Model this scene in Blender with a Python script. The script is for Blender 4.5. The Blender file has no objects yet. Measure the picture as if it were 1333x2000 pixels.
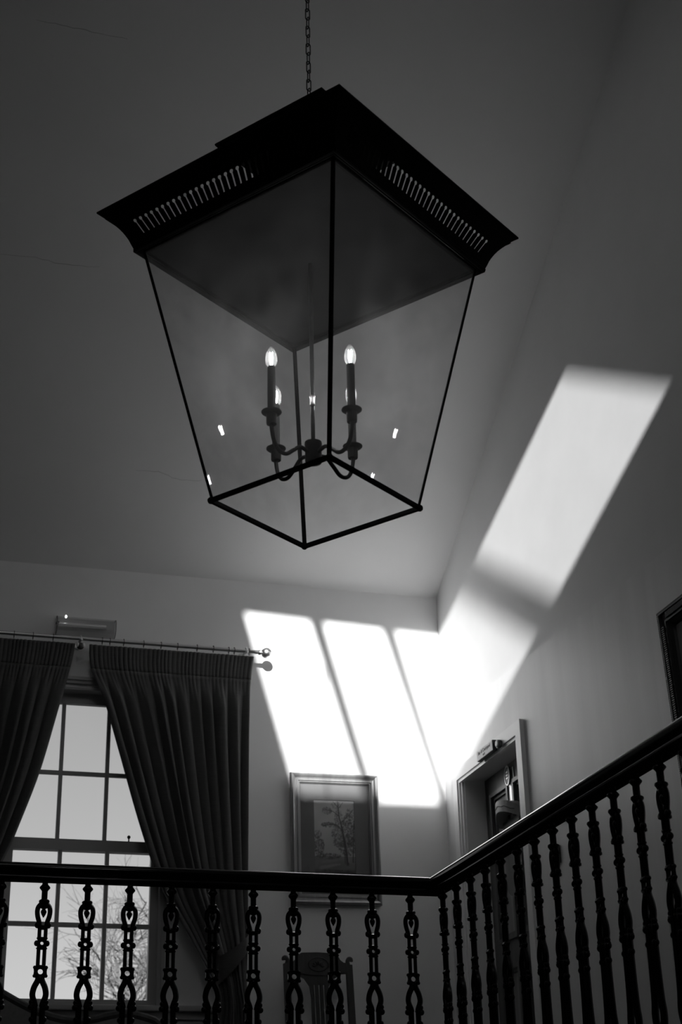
import bpy, bmesh, math, random
from math import sin, cos, pi, radians, sqrt, atan2, hypot
from mathutils import Vector, Matrix
from mathutils.geometry import tessellate_polygon

random.seed(7)
SC = bpy.context.scene
COL = SC.collection

# ------------------------------------------------------------------ camera
cam_d = bpy.data.cameras.new('camera')
cam = bpy.data.objects.new('camera', cam_d); COL.objects.link(cam)
PITCH, ROLL, YAW, FPX = .434285, -.0249326, .288516, 3060.2
cam_d.sensor_fit = 'VERTICAL'; cam_d.sensor_height = 36.0
cam_d.lens = FPX / 2000 * 36.0
cam_d.clip_start = .05; cam_d.clip_end = 300
_cp, _sp, _cy, _sy, _cr, _sr = cos(PITCH), sin(PITCH), cos(YAW), sin(YAW), cos(ROLL), sin(ROLL)
Rz = Matrix(((_cy, -_sy, 0), (_sy, _cy, 0), (0, 0, 1)))
B0 = Matrix(((1, 0, 0), (0, 0, -1), (0, 1, 0)))
Rx = Matrix(((1, 0, 0), (0, _cp, _sp), (0, -_sp, _cp)))
Rr = Matrix(((_cr, -_sr, 0), (_sr, _cr, 0), (0, 0, 1)))
RW = Rr @ Rx @ B0 @ Rz                      # world -> x right, y down, z forward
cr, cd, cf = RW[0], RW[1], RW[2]
cam.matrix_world = Matrix(((cr[0], -cd[0], -cf[0], 0), (cr[1], -cd[1], -cf[1], 0),
                           (cr[2], -cd[2], -cf[2], 0), (0, 0, 0, 1)))
cam_d.dof.use_dof = True; cam_d.dof.focus_distance = 5.8; cam_d.dof.aperture_fstop = 7.1
SC.camera = cam

# ------------------------------------------------------------------ view, sky, sun
SC.view_settings.view_transform = 'Standard'
SC.view_settings.look = 'None'
SC.view_settings.exposure = 0.2
SC.view_settings.gamma = 1.0
SC.view_settings.use_curve_mapping = False
SC.cycles.use_denoising = True
SC.cycles.max_bounces = 14; SC.cycles.diffuse_bounces = 8; SC.cycles.transparent_max_bounces = 24
SC.cycles.caustics_reflective = True; SC.cycles.blur_glossy = 0.05
SC.cycles.sample_clamp_indirect = 12

wd = bpy.data.worlds.new('sky'); SC.world = wd; wd.use_nodes = True
nt = wd.node_tree; nt.nodes.clear()
w_out = nt.nodes.new('ShaderNodeOutputWorld'); w_bg = nt.nodes.new('ShaderNodeBackground')
w_sky = nt.nodes.new('ShaderNodeTexSky'); w_sky.sky_type = 'NISHITA'; w_sky.sun_disc = False
w_sky.sun_elevation = radians(18.4); w_sky.sun_rotation = radians(195.9)     # behind the camera, as the sun lamp
w_sky.air_density = 1.0; w_sky.dust_density = 2.2
w_bw = nt.nodes.new('ShaderNodeRGBToBW')                                      # the photograph is black and white
nt.links.new(w_sky.outputs[0], w_bw.inputs[0]); nt.links.new(w_bw.outputs[0], w_bg.inputs['Color'])
w_bg.inputs['Strength'].default_value = .108
nt.links.new(w_bg.outputs[0], w_out.inputs[0])

SUN_DIR = Vector((.285, 1.0, -.345))        # the way the light travels
sd = bpy.data.lights.new('sun', 'SUN'); sun = bpy.data.objects.new('sun', sd); COL.objects.link(sun)
sd.energy = 8.8; sd.angle = radians(.62)
sun.rotation_euler = (-SUN_DIR).to_track_quat('Z', 'Y').to_euler()
sun.location = (-6, -14, 12)

# ------------------------------------------------------------------ materials
def nodes(name):
    m = bpy.data.materials.new(name); m.use_nodes = True
    t = m.node_tree
    return m, t, t.nodes['Principled BSDF']

def mat(name, v, rough=.6, spec=.4, metal=0.0, noise=0.0, nscale=(8, 8, 8), bump=0.0, coat=0.0, sheen=0.0):
    m, t, p = nodes(name)
    p.inputs['Base Color'].default_value = (v, v, v, 1)
    p.inputs['Roughness'].default_value = rough
    p.inputs['Specular IOR Level'].default_value = spec
    p.inputs['Metallic'].default_value = metal
    p.inputs['Coat Weight'].default_value = coat
    p.inputs['Coat Roughness'].default_value = .08
    p.inputs['Sheen Weight'].default_value = sheen
    if noise or bump:
        tc = t.nodes.new('ShaderNodeTexCoord'); mp = t.nodes.new('ShaderNodeMapping')
        mp.inputs['Scale'].default_value = nscale
        nz = t.nodes.new('ShaderNodeTexNoise'); nz.inputs['Scale'].default_value = 1.0
        nz.inputs['Detail'].default_value = 5
        t.links.new(tc.outputs['Object'], mp.inputs[0]); t.links.new(mp.outputs[0], nz.inputs['Vector'])
        if noise:
            mr = t.nodes.new('ShaderNodeMapRange')
            mr.inputs['From Min'].default_value = .25; mr.inputs['From Max'].default_value = .75
            mr.inputs['To Min'].default_value = v * (1 - noise); mr.inputs['To Max'].default_value = v * (1 + noise)
            t.links.new(nz.outputs['Fac'], mr.inputs['Value'])
            cb = t.nodes.new('ShaderNodeCombineColor')
            for i in range(3): t.links.new(mr.outputs[0], cb.inputs[i])
            t.links.new(cb.outputs[0], p.inputs['Base Color'])
        if bump:
            bp = t.nodes.new('ShaderNodeBump'); bp.inputs['Strength'].default_value = bump
            bp.inputs['Distance'].default_value = .004
            t.links.new(nz.outputs['Fac'], bp.inputs['Height']); t.links.new(bp.outputs[0], p.inputs['Normal'])
    return m

def glass(name, tint=.95, refl=.06, rough=.02, dirt=0.0, haze=0.0, haze_rough=.25):
    """thin sheet: clear, a facing-dependent mirror part, a little dust (diffuse + translucent) and forward haze"""
    m = bpy.data.materials.new(name); m.use_nodes = True
    t = m.node_tree; t.nodes.clear(); N = t.nodes.new; L = t.links.new
    out = N('ShaderNodeOutputMaterial'); tr = N('ShaderNodeBsdfTransparent'); tr.inputs[0].default_value = (tint,) * 3 + (1,)
    gl = N('ShaderNodeBsdfGlossy'); gl.inputs['Roughness'].default_value = rough
    lw = N('ShaderNodeLayerWeight'); lw.inputs['Blend'].default_value = .25
    mr = N('ShaderNodeMapRange'); mr.inputs['To Min'].default_value = refl; mr.inputs['To Max'].default_value = .75
    pw = N('ShaderNodeMath'); pw.operation = 'POWER'; pw.inputs[1].default_value = 3.0
    L(lw.outputs['Facing'], pw.inputs[0]); L(pw.outputs[0], mr.inputs['Value'])
    mix = N('ShaderNodeMixShader'); L(mr.outputs[0], mix.inputs[0]); L(tr.outputs[0], mix.inputs[1]); L(gl.outputs[0], mix.inputs[2])
    last = mix
    if haze:
        rf = N('ShaderNodeBsdfRefraction'); rf.inputs['IOR'].default_value = 1.02; rf.inputs['Roughness'].default_value = haze_rough
        m2 = N('ShaderNodeMixShader'); m2.inputs[0].default_value = haze
        L(last.outputs[0], m2.inputs[1]); L(rf.outputs[0], m2.inputs[2]); last = m2
    if dirt:
        df = N('ShaderNodeBsdfDiffuse'); df.inputs[0].default_value = (.7, .7, .7, 1)
        tl = N('ShaderNodeBsdfTranslucent'); tl.inputs[0].default_value = (.7, .7, .7, 1)
        md = N('ShaderNodeMixShader'); L(df.outputs[0], md.inputs[1]); L(tl.outputs[0], md.inputs[2])
        tc = N('ShaderNodeTexCoord'); nz = N('ShaderNodeTexNoise'); nz.inputs['Scale'].default_value = 9; nz.inputs['Detail'].default_value = 6
        L(tc.outputs['Object'], nz.inputs['Vector'])
        mrd = N('ShaderNodeMapRange'); mrd.inputs['From Min'].default_value = .3; mrd.inputs['From Max'].default_value = .75
        mrd.inputs['To Min'].default_value = dirt * .6; mrd.inputs['To Max'].default_value = dirt * 1.6
        L(nz.outputs['Fac'], mrd.inputs['Value'])
        m3 = N('ShaderNodeMixShader'); L(mrd.outputs[0], m3.inputs[0]); L(last.outputs[0], m3.inputs[1]); L(md.outputs[0], m3.inputs[2]); last = m3
    L(last.outputs[0], out.inputs[0])
    return m

def emit(name, s):
    m = bpy.data.materials.new(name); m.use_nodes = True
    t = m.node_tree; t.nodes.clear()
    o = t.nodes.new('ShaderNodeOutputMaterial'); e = t.nodes.new('ShaderNodeEmission')
    e.inputs['Strength'].default_value = s; t.links.new(e.outputs[0], o.inputs[0])
    return m

M = {}
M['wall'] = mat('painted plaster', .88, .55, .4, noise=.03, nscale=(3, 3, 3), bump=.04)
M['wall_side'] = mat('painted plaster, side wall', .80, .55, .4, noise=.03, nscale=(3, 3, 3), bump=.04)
M['paper'] = mat('painted lining paper', .80, .44, .55, noise=.05, nscale=(9, 9, .8), bump=.08)
M['ceiling'] = mat('ceiling plaster', .85, .8, .15, noise=.02, nscale=(2, 2, 2), bump=.03)
M['crack'] = mat('plaster crack', .55, .9, .1)
M['darkwall'] = mat('hall wall paint', .13, .8, .2, noise=.03, nscale=(3, 3, 3))
M['carpet'] = mat('dark carpet', .06, .95, .1, noise=.2, nscale=(60, 60, 60))
M['iron'] = mat('black painted iron', .008, .22, .5)
M['tin'] = mat('blackened lantern metal', .008, .6, .2, noise=.5, nscale=(30, 30, 30))
M['tin_in'] = mat('dull inside of lantern roof', .028, .7, .2, noise=.3, nscale=(14, 14, 14))
M['rail'] = mat('dark varnished handrail', .006, .12, .5, noise=.2, nscale=(60, 2, 60))
M['rail_under'] = mat('matt underside of handrail', .006, .85, .08)
M['trim'] = mat('white gloss paint', .86, .42, .9)
M['windowpaint'] = mat('window paint', .45, .4, .45)
M['curtain'] = mat('heavy grey curtain cloth', .085, .85, .2, noise=.14, nscale=(14, 14, 240), bump=.25, sheen=.3)
M['chrome'] = mat('brushed steel', .66, .34, .5, metal=1.0)
M['reflector'] = mat('bright reflector', .9, .3, .5, metal=.8)
M['darkmetal'] = mat('dark metal', .03, .35, .5)
M['white'] = mat('white plastic', .8, .15, .5, coat=1.0)
M['frame_gilt'] = mat('pale gilt frame', .34, .34, .5, metal=.55, noise=.15, nscale=(40, 40, 6))
M['frame_dark'] = mat('dark ripple frame', .022, .4, .5)
M['mat'] = mat('grey picture mount', .17, .8, .2)
M['canvas_glare'] = mat('picture surface with painted glass glare', .38, .35, .4, noise=.2, nscale=(4, 4, 4))  # pale grey paints the reflection of the glass into the picture's colour
M['oak'] = mat('dark oak', .05, .45, .4, noise=.35, nscale=(30, 30, 4))
M['doorwood'] = mat('stained door wood', .10, .38, .45, noise=.3, nscale=(20, 20, 3))
M['doorpanel'] = mat('paler door panel', .24, .4, .45, noise=.25, nscale=(16, 16, 2))
M['plate'] = mat('polished finger plate', .55, .3, .5, metal=.8, noise=.25, nscale=(18, 18, 9))
M['sign'] = mat('sign face', .9, .5, .3)
M['ink'] = mat('sign lettering', .05, .6, .2)
M['radiator'] = mat('radiator enamel', .85, .4, .4)
M['upholstery'] = mat('settee cloth', .24, .9, .1, noise=.1, nscale=(50, 50, 50))
M['candle'] = mat('candle sleeve', .13, .5, .3)
M['arm'] = mat('aged bronze', .03, .4, .5)
M['bark'] = mat('winter bark', .10, .9, .1)
M['grass'] = mat('winter ground', .15, .95, .1, noise=.3, nscale=(1, 1, 1))
M['pane'] = glass('window pane', .97, .01, .18)
M['sky_pane'] = glass('skylight pane', .97, .03, .02)
M['lantern_glass'] = glass('dusty lantern glass',    .90, .028, .015, dirt=.12)
M['picture_glass'] = glass('picture glass', .95, .04, .02)
M['bulb'] = glass('bulb glass', .94, .05, .02, dirt=.03)
M['diffuser'] = glass('clear ribbed lens', .92, .07, .10, dirt=.10)
M['filament'] = emit('glowing filament', 170)
M['led'] = emit('indicator light', 4)

# painted picture, colours on vertices
m, t, p = nodes('landscape print'); p.inputs['Roughness'].default_value = .6
at_ = t.nodes.new('ShaderNodeAttribute'); at_.attribute_name = 'paint'
t.links.new(at_.outputs['Color'], p.inputs['Base Color']); M['print'] = m

# ------------------------------------------------------------------ object helpers
def base_of(o):
    v = Vector((0, 0, 0))
    while o: v += o.location; o = o.parent
    return v

def obj(name, bm, material, parent=None, loc=None, smooth=False, angle=35):
    """one mesh object; geometry is given in world coordinates unless loc says where its own origin lies"""
    me = bpy.data.meshes.new(name)
    bmesh.ops.recalc_face_normals(bm, faces=bm.faces)
    if parent is not None and loc is None:
        bmesh.ops.translate(bm, verts=bm.verts, vec=-base_of(parent))
    bm.to_mesh(me); bm.free()
    me.materials.append(material)
    if smooth:
        me.polygons.foreach_set('use_smooth', [True] * len(me.polygons))
        try: me.set_sharp_from_angle(angle=radians(angle))
        except Exception: pass
    o = bpy.data.objects.new(name, me); COL.objects.link(o)
    if parent is not None: o.parent = parent
    if loc is not None: o.location = loc
    return o

def place_copy(o, loc, rotz=0.0, parent=None, rot=None):
    c = o.copy(); COL.objects.link(c)
    c.location = loc; c.rotation_euler = rot if rot else (0, 0, rotz)
    if parent is not None: c.parent = parent
    return c

def tag(o, label, cat, group=None):
    o['label'] = label; o['category'] = cat
    if group: o['group'] = group
    return o

def thing(name, label, cat, loc=(0, 0, 0), group=None):
    o = bpy.data.objects.new(name, None); o.empty_display_size = .1; COL.objects.link(o); o.location = loc
    return tag(o, label, cat, group)

def structure(o):
    o['kind'] = 'structure'; return o

def struct_empty(name, loc=(0, 0, 0)):
    o = bpy.data.objects.new(name, None); o.empty_display_size = .1; COL.objects.link(o); o.location = loc
    return structure(o)

def BM(): return bmesh.new()

def box(bm, x0, x1, y0, y1, z0, z1, bevel=0.0):
    r = bmesh.ops.create_cube(bm, size=1)
    for v in r['verts']:
        v.co = Vector((x0 if v.co.x < 0 else x1, y0 if v.co.y < 0 else y1, z0 if v.co.z < 0 else z1))
    if bevel:
        es = list({e for v in r['verts'] for e in v.link_edges})
        bmesh.ops.bevel(bm, geom=es, offset=bevel, segments=2, affect='EDGES', profile=.6)
    return bm

def catmull(pts, n=6, closed=False):
    P = [Vector(p) for p in pts]; out = []
    m = len(P)
    for i in range(m if closed else m - 1):
        if closed: a, b, c, d = P[(i - 1) % m], P[i], P[(i + 1) % m], P[(i + 2) % m]
        else: a, b, c, d = P[max(i - 1, 0)], P[i], P[i + 1], P[min(i + 2, m - 1)]
        for k in range(n):
            s = k / n
            out.append(.5 * ((2 * b) + (c - a) * s + (2 * a - 5 * b + 4 * c - d) * s * s + (3 * b - a - 3 * c + d) * s ** 3))
    if not closed: out.append(P[-1])
    return out

def tube(bm, pts, rad, sides=8, closed=False, cap=True):
    pts = [Vector(p) for p in pts]; n = len(pts)
    rads = rad if isinstance(rad, (list, tuple)) else [rad] * n
    ref = None; rings = []
    for i, p in enumerate(pts):
        if closed: d = pts[(i + 1) % n] - pts[(i - 1) % n]
        else: d = pts[min(i + 1, n - 1)] - pts[max(i - 1, 0)]
        d.normalize()
        if ref is None:
            ref = Vector((0, 1, 0)) if abs(d.y) < .9 else Vector((1, 0, 0))
        u = (ref - d * ref.dot(d)).normalized(); v = d.cross(u); ref = u
        rings.append([bm.verts.new(p + (u * cos(2 * pi * k / sides) + v * sin(2 * pi * k / sides)) * rads[i]) for k in range(sides)])
    for i in range(n if closed else n - 1):
        a, b = rings[i], rings[(i + 1) % n]
        for k in range(sides):
            bm.faces.new((a[k], a[(k + 1) % sides], b[(k + 1) % sides], b[k]))
    if not closed and cap:
        bm.faces.new(rings[0][::-1]); bm.faces.new(rings[-1])
    return bm

def lathe(bm, prof, c=(0, 0, 0), seg=16, axis='Z', sx=1.0, sy=1.0):
    """prof: list of (radius, height) along the axis"""
    cx, cy, cz = c; rings = []
    for r, h in prof:
        ring = []
        for k in range(seg):
            a = 2 * pi * k / seg; u, w = r * cos(a) * sx, r * sin(a) * sy
            if axis == 'Z': q = (cx + u, cy + w, cz + h)
            elif axis == 'X': q = (cx + h, cy + u, cz + w)
            else: q = (cx + u, cy + h, cz + w)
            ring.append(bm.verts.new(q))
        rings.append(ring)
    for a, b in zip(rings, rings[1:]):
        for k in range(seg): bm.faces.new((a[k], a[(k + 1) % seg], b[(k + 1) % seg], b[k]))
    bm.faces.new(rings[0][::-1]); bm.faces.new(rings[-1])
    return bm

def ball(bm, c, r, seg=10, rings=6, s=(1, 1, 1)):
    res = bmesh.ops.create_uvsphere(bm, u_segments=seg, v_segments=rings, radius=r)
    for v in res['verts']: v.co = Vector((v.co.x * s[0] + c[0], v.co.y * s[1] + c[1], v.co.z * s[2] + c[2]))
    return bm

def torus(bm, c, R, r, axis='Y', seg=16, sides=6):
    pts = []
    for k in range(seg):
        a = 2 * pi * k / seg
        if axis == 'Y': pts.append((c[0] + R * cos(a), c[1], c[2] + R * sin(a)))
        elif axis == 'X': pts.append((c[0], c[1] + R * cos(a), c[2] + R * sin(a)))
        else: pts.append((c[0] + R * cos(a), c[1] + R * sin(a), c[2]))
    return tube(bm, pts, r, sides, closed=True)

def plate(bm, outer, holes, front, back):
    """a sheet with holes: polygons in 2D, front(u,v) and back(u,v) give the two faces"""
    loops = [[Vector((a, b, 0)) for a, b in l] for l in [outer] + list(holes)]
    flat = [q for l in loops for q in l]
    tris = tessellate_polygon(loops)
    F = [bm.verts.new(front(q.x, q.y)) for q in flat]; K = [bm.verts.new(back(q.x, q.y)) for q in flat]
    for a, b, c in tris:
        try:
            bm.faces.new((F[a], F[b], F[c])); bm.faces.new((K[c], K[b], K[a]))
        except ValueError: pass
    i = 0
    for l in loops:
        n = len(l)
        for k in range(n):
            a, b = i + k, i + (k + 1) % n
            try: bm.faces.new((F[a], F[b], K[b], K[a]))
            except ValueError: pass
        i += n
    return bm

def interp(tab, z):
    """tab: list of (z, value), z falling"""
    if z >= tab[0][0]: return tab[0][1]
    for (z0, v0), (z1, v1) in zip(tab, tab[1:]):
        if z >= z1: return v0 + (v1 - v0) * (z0 - z) / (z0 - z1)
    return tab[-1][1]

def smooth_tab(tab, n=8):
    pts = catmull([(a, b, 0) for a, b in tab], n)
    return [(p.x, p.y) for p in pts]

# ------------------------------------------------------------------ the room
XR, YB, XL, YN = 3.308, 9.0, -2.6, -1.4
FL, HALL = .42, -1.7                         # landing floor, hall floor
RIDGE_Y = 3.79; ZE = 3.798; MF = .602; MN = .632
RIDGE_Z = ZE + MF * (YB - RIDGE_Y)
def far_z(y): return ZE + MF * (YB - y)
def near_z(y): return RIDGE_Z - MN * (RIDGE_Y - y)
ZN = near_z(YN)

# back wall with the window opening
WX0, WX1, WZ0, WZ1 = .632, 1.535, 1.190, 3.02
bm = BM()
plate(bm, [(XL - .3, HALL), (XR + .3, HALL), (XR + .3, ZE + .02), (XL - .3, ZE + .02)],
      [[(WX0, WZ0), (WX1, WZ0), (WX1, WZ1), (WX0, WZ1)]],
      lambda u, v: (u, YB, v), lambda u, v: (u, YB + .3, v))
structure(obj('wall_back', bm, M['wall']))

# right wall (gable) with the door opening
DY0, DY1, DZ1 = 7.828, 8.690, 2.507
gable = [(YN - .3, HALL), (YB + .3, HALL), (YB + .3, far_z(YB + .3) + .02), (RIDGE_Y, RIDGE_Z + .02), (YN - .3, near_z(YN - .3) + .02)]
bm = BM()
plate(bm, gable, [[(DY0, FL), (DY1, FL), (DY1, DZ1), (DY0, DZ1)]], lambda u, v: (XR, u, v), lambda u, v: (XR + .3, u, v))
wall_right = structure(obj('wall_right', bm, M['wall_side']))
# lining paper on its lower part: a skin with its own upper edge, cut round the door
def paper_top(y): return 2.896 + (y - 7.558) * .0415
bm = BM()
A0, A1, AZ = 7.70, 8.80, 2.575
plate(bm, [(2.0, FL), (A0, FL), (A0, AZ), (A1, AZ), (A1, FL), (YB - .001, FL), (YB - .001, paper_top(YB)), (7.6, paper_top(7.6)), (6.6, paper_top(6.6) + .004), (2.0, paper_top(2.0))], [],
      lambda u, v: (XR - .004, u, v), lambda u, v: (XR + .001, u, v))
obj('lining_paper', bm, M['paper'], wall_right)
bm = BM(); plate(bm, gable, [], lambda u, v: (XL, u, v), lambda u, v: (XL - .3, u, v)); structure(obj('wall_left', bm, M['darkwall']))
bm = BM(); box(bm, XL - .3, XR + .3, YN - .3, YN, HALL, ZN + .02); structure(obj('wall_front', bm, M['darkwall']))

# sloping ceiling, skylight opening in the near slope
def back_to_slope(P):
    P = Vector(P); t_ = (near_z(P.y) - P.z) / (-SUN_DIR.z + MN) if False else None
    # P - t*S lies on the slope: P.z - t*sz = near_z(P.y - t*sy)
    t_ = (near_z(P.y) - P.z) / (-SUN_DIR.z + MN * SUN_DIR.y)
    return P - SUN_DIR * t_
S_hi_r = back_to_slope((XR, 6.814, 4.257)); S_lo_r = back_to_slope((XR, 5.686, 3.539))
S_hi_l = back_to_slope((2.002, YB, 3.584)); S_lo_l = back_to_slope((2.352, YB, 2.37))
SKX0, SKX1 = (S_hi_l.x + S_lo_l.x) / 2, (S_hi_r.x + S_lo_r.x) / 2
SK = [(SKX0, S_lo_l.y), (SKX1, S_lo_r.y), (SKX1, S_hi_r.y), (SKX0, S_hi_l.y)]
bm = BM()
plate(bm, [(XL - .3, YN - .3), (XR + .3, YN - .3), (XR + .3, RIDGE_Y), (XL - .3, RIDGE_Y)], [SK],
      lambda u, v: (u, v, near_z(v)), lambda u, v: (u, v, near_z(v) + .05))
structure(obj('ceiling', bm, M['ceiling']))
bm = BM()
plate(bm, [(XL - .3, RIDGE_Y), (XR + .3, RIDGE_Y), (XR + .3, YB + .3), (XL - .3, YB + .3)], [],
      lambda u, v: (u, v, far_z(v)), lambda u, v: (u, v, far_z(v) + .08))
far_ceiling = structure(obj('ceiling', bm, M['ceiling']))
def crack(pts, w=.0035):
    bm = BM(); P = catmull([(x, y, 0) for x, y in pts], 5); prev = None
    for i, p in enumerate(P):
        ww = w * (.35 + .65 * sin(pi * (i + .5) / len(P))) * random.uniform(.7, 1.2)
        jy = random.uniform(-.004, .004)
        a = [bm.verts.new((p.x, p.y + jy + s * ww / 2, far_z(p.y + jy + s * ww / 2) - .0012)) for s in (-1, 1)]
        if prev: bm.faces.new((prev[0], a[0], a[1], prev[1]))
        prev = a
    obj('crack', bm, M['crack'], far_ceiling)

CR = Rr @ Rx @ B0 @ Rz
# hairline cracks in the plaster, points on the slope as x, y
for pts in ([(0.278, 7.264), (0.467, 7.255), (0.635, 7.27), (0.813, 7.257)], [(0.316, 6.163), (0.441, 6.162), (0.595, 6.169), (0.775, 6.173)], [(1.209, 8.357), (1.346, 8.352), (1.461, 8.384), (1.616, 8.378)]):
    crack(pts)

# floors
bm = BM()
plate(bm, [(XL, 6.12), (2.13, 6.12), (2.13, YN), (XR, YN), (XR, YB), (XL, YB)], [], lambda u, v: (u, v, FL), lambda u, v: (u, v, FL - .28))
structure(obj('floor', bm, M['carpet']))
bm = BM(); box(bm, XL - .3, XR + .3, YN - .3, YB + .3, HALL - .1, HALL); structure(obj('floor', bm, M['carpet']))
bm = BM(); box(bm, XL, 2.13, 6.10, 6.12, FL - .30, FL + .03); box(bm, 2.11, 2.13, YN, 6.10, FL - .30, FL + .03)
structure(obj('trim_1', bm, M['trim']))
bm = BM(); box(bm, XL, XR, YB - .02, YB, FL, FL + .18, .006); structure(obj('baseboard_back', bm, M['trim']))
bm = BM(); box(bm, XR - .02, XR, YN, A0 - .01, FL, FL + .18, .006); structure(obj('baseboard_right', bm, M['trim']))
# ground outside
bm = BM(); box(bm, -60, 60, 9.4, 120, HALL - .3, HALL - .1); structure(obj('ground', bm, M['grass']))

# ------------------------------------------------------------------ window_2: the skylight
w2 = struct_empty('window_2', (SKX0, SK[0][1], near_z(SK[0][1])))
def sk_edge(f):                               # f 0..1 across: lower and upper end of that line
    lo = Vector((SKX0 + (SKX1 - SKX0) * f, SK[0][1] + (SK[1][1] - SK[0][1]) * f, 0)); hi = Vector((lo.x, SK[3][1] + (SK[2][1] - SK[3][1]) * f, 0))
    lo.z, hi.z = near_z(lo.y), near_z(hi.y); return lo, hi
nrm = Vector((0, -MN, 1)).normalized()
def bar_between(bm, a, b, w, h0, h1):
    d = (b - a).normalized(); s = d.cross(nrm).normalized() * w / 2
    vs = [bm.verts.new(q) for q in (a - s + nrm * h0, a + s + nrm * h0, b + s + nrm * h0, b - s + nrm * h0,
                                    a - s + nrm * h1, a + s + nrm * h1, b + s + nrm * h1, b - s + nrm * h1)]
    for f in ((0, 1, 2, 3), (7, 6, 5, 4), (0, 4, 5, 1), (1, 5, 6, 2), (2, 6, 7, 3), (3, 7, 4, 0)): bm.faces.new([vs[i] for i in f])
FR = [0]
for X_ in (.536, 1.013, 1.507): FR.append((X_ - SKX0) / (SKX1 - SKX0))
FR.append(1)
bm = BM(); k0, k1 = sk_edge(0), sk_edge(1)
ex = .05
for a, b in ((k0[0], k0[1]), (k1[0], k1[1])):
    off = Vector((-ex / 2 if a.x < (SKX0 + SKX1) / 2 else ex / 2, 0, 0)); bar_between(bm, a + off, b + off, ex, .0, .08)
up = Vector((0, 1, MN)).normalized()
bar_between(bm, k0[0] - up * ex / 2, k1[0] - up * ex / 2, ex, .0, .08); bar_between(bm, k0[1] + up * ex / 2, k1[1] + up * ex / 2, ex, .0, .08)
obj('window_frame', bm, M['windowpaint'], w2)
for f in FR[1:4]:
    lo, hi = sk_edge(f); bm = BM(); bar_between(bm, lo, hi, .090 if f > .7 else .082, .012, .045); obj('glazing_bar', bm, M['windowpaint'], w2)
for f0, f1 in zip(FR, FR[1:]):
    a0, b0 = sk_edge(f0); a1, b1 = sk_edge(f1); bm = BM()
    bm.faces.new([bm.verts.new(q + nrm * .03) for q in (a0, a1, b1, b0)]); obj('pane', bm, M['sky_pane'], w2)

# ------------------------------------------------------------------ window_1: sash window
w1 = struct_empty('window_1', (1.083, YB, 1.19))
GX0, GX1 = .687, 1.477
def ring_plate(bm, x0, x1, z0, z1, wl, wr, wb, wt, y0, y1):
    plate(bm, [(x0, z0), (x1, z0), (x1, z1), (x0, z1)], [[(x0 + wl, z0 + wb), (x1 - wr, z0 + wb), (x1 - wr, z1 - wt), (x0 + wl, z1 - wt)]],
          lambda u, v: (u, y0, v), lambda u, v: (u, y1, v))
bm = BM()     # architrave: stepped mouldings round the opening
ring_plate(bm, .600, 1.566, 1.19, 3.085, .042, .042, .0, .042, 8.978, 9.001)
ring_plate(bm, .606, 1.560, 1.19, 3.079, .018, .018, .0, .018, 8.966, 8.978)
ring_plate(bm, WX0, WX1, WZ0, WZ1, .012, .012, .001, .014, 8.99, 9.13)
obj('window_frame', bm, M['windowpaint'], w1)
def sash(name, y0, y1, z0, z1, wb, wt, muntins, barz):
    bm = BM(); ring_plate(bm, WX0 + .012, WX1 - .012, z0, z1, GX0 - WX0 - .012, WX1 - .012 - GX1, wb, wt, y0, y1)
    s = obj(name, bm, M['windowpaint'], w1)
    for x in muntins:
        bm = BM(); box(bm, x - .0115, x + .0115, y0 + .003, y1 - .003, z0 + wb, z1 - wt, .003); obj('glazing_bar', bm, M['windowpaint'], s)
    bm = BM(); box(bm, GX0, GX1, y0 + .004, y1 - .004, barz - .012, barz + .012, .003); obj('glazing_bar', bm, M['windowpaint'], s)
    xs = [GX0] + list(muntins) + [GX1]; zs = [z0 + wb, barz, z1 - wt]; ym = (y0 + y1) / 2
    for i in range(3):
        for j in range(2):
            bm = BM(); bm.faces.new([bm.verts.new(q) for q in ((xs[i], ym, zs[j]), (xs[i + 1], ym, zs[j]), (xs[i + 1], ym, zs[j + 1]), (xs[i], ym, zs[j + 1]))])
            obj('pane', bm, M['pane'], s)
    return s
sash('upper_sash', 9.072, 9.104, 2.060, 3.006, .064, .063, (.938, 1.210), 2.5205)
low = sash('lower_sash', 9.022, 9.062, 1.194, 2.118, .038, .064, (.954, 1.224), 1.637)
bm = BM(); lathe(bm, [(.004, 0), (.004, .02), (.006, .022)], (1.347, 9.045, 2.117), 8); ball(bm, (1.347, 9.045, 2.148), .0105); obj('sash_fastener', bm, M['darkmetal'], w1, smooth=True)
bm = BM(); box(bm, 1.322, 1.350, 9.005, 9.03, 1.226, 1.262, .003); lathe(bm, [(.006, 0), (.006, .02)], (1.336, 9.012, 1.258), 8); obj('sash_lift', bm, M['darkmetal'], w1)
bm = BM(); box(bm, .38, 1.92, 8.935, 9.02, 1.165, 1.196, .006); box(bm, .42, 1.88, 8.972, 9.0, 1.125, 1.165, .004); obj('window_sill', bm, M['windowpaint'], w1)
bm = BM(); box(bm, .42, 1.88, 8.985, 9.0, .62, 1.118, .004); obj('apron_panel', bm, M['windowpaint'], w1)

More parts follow.
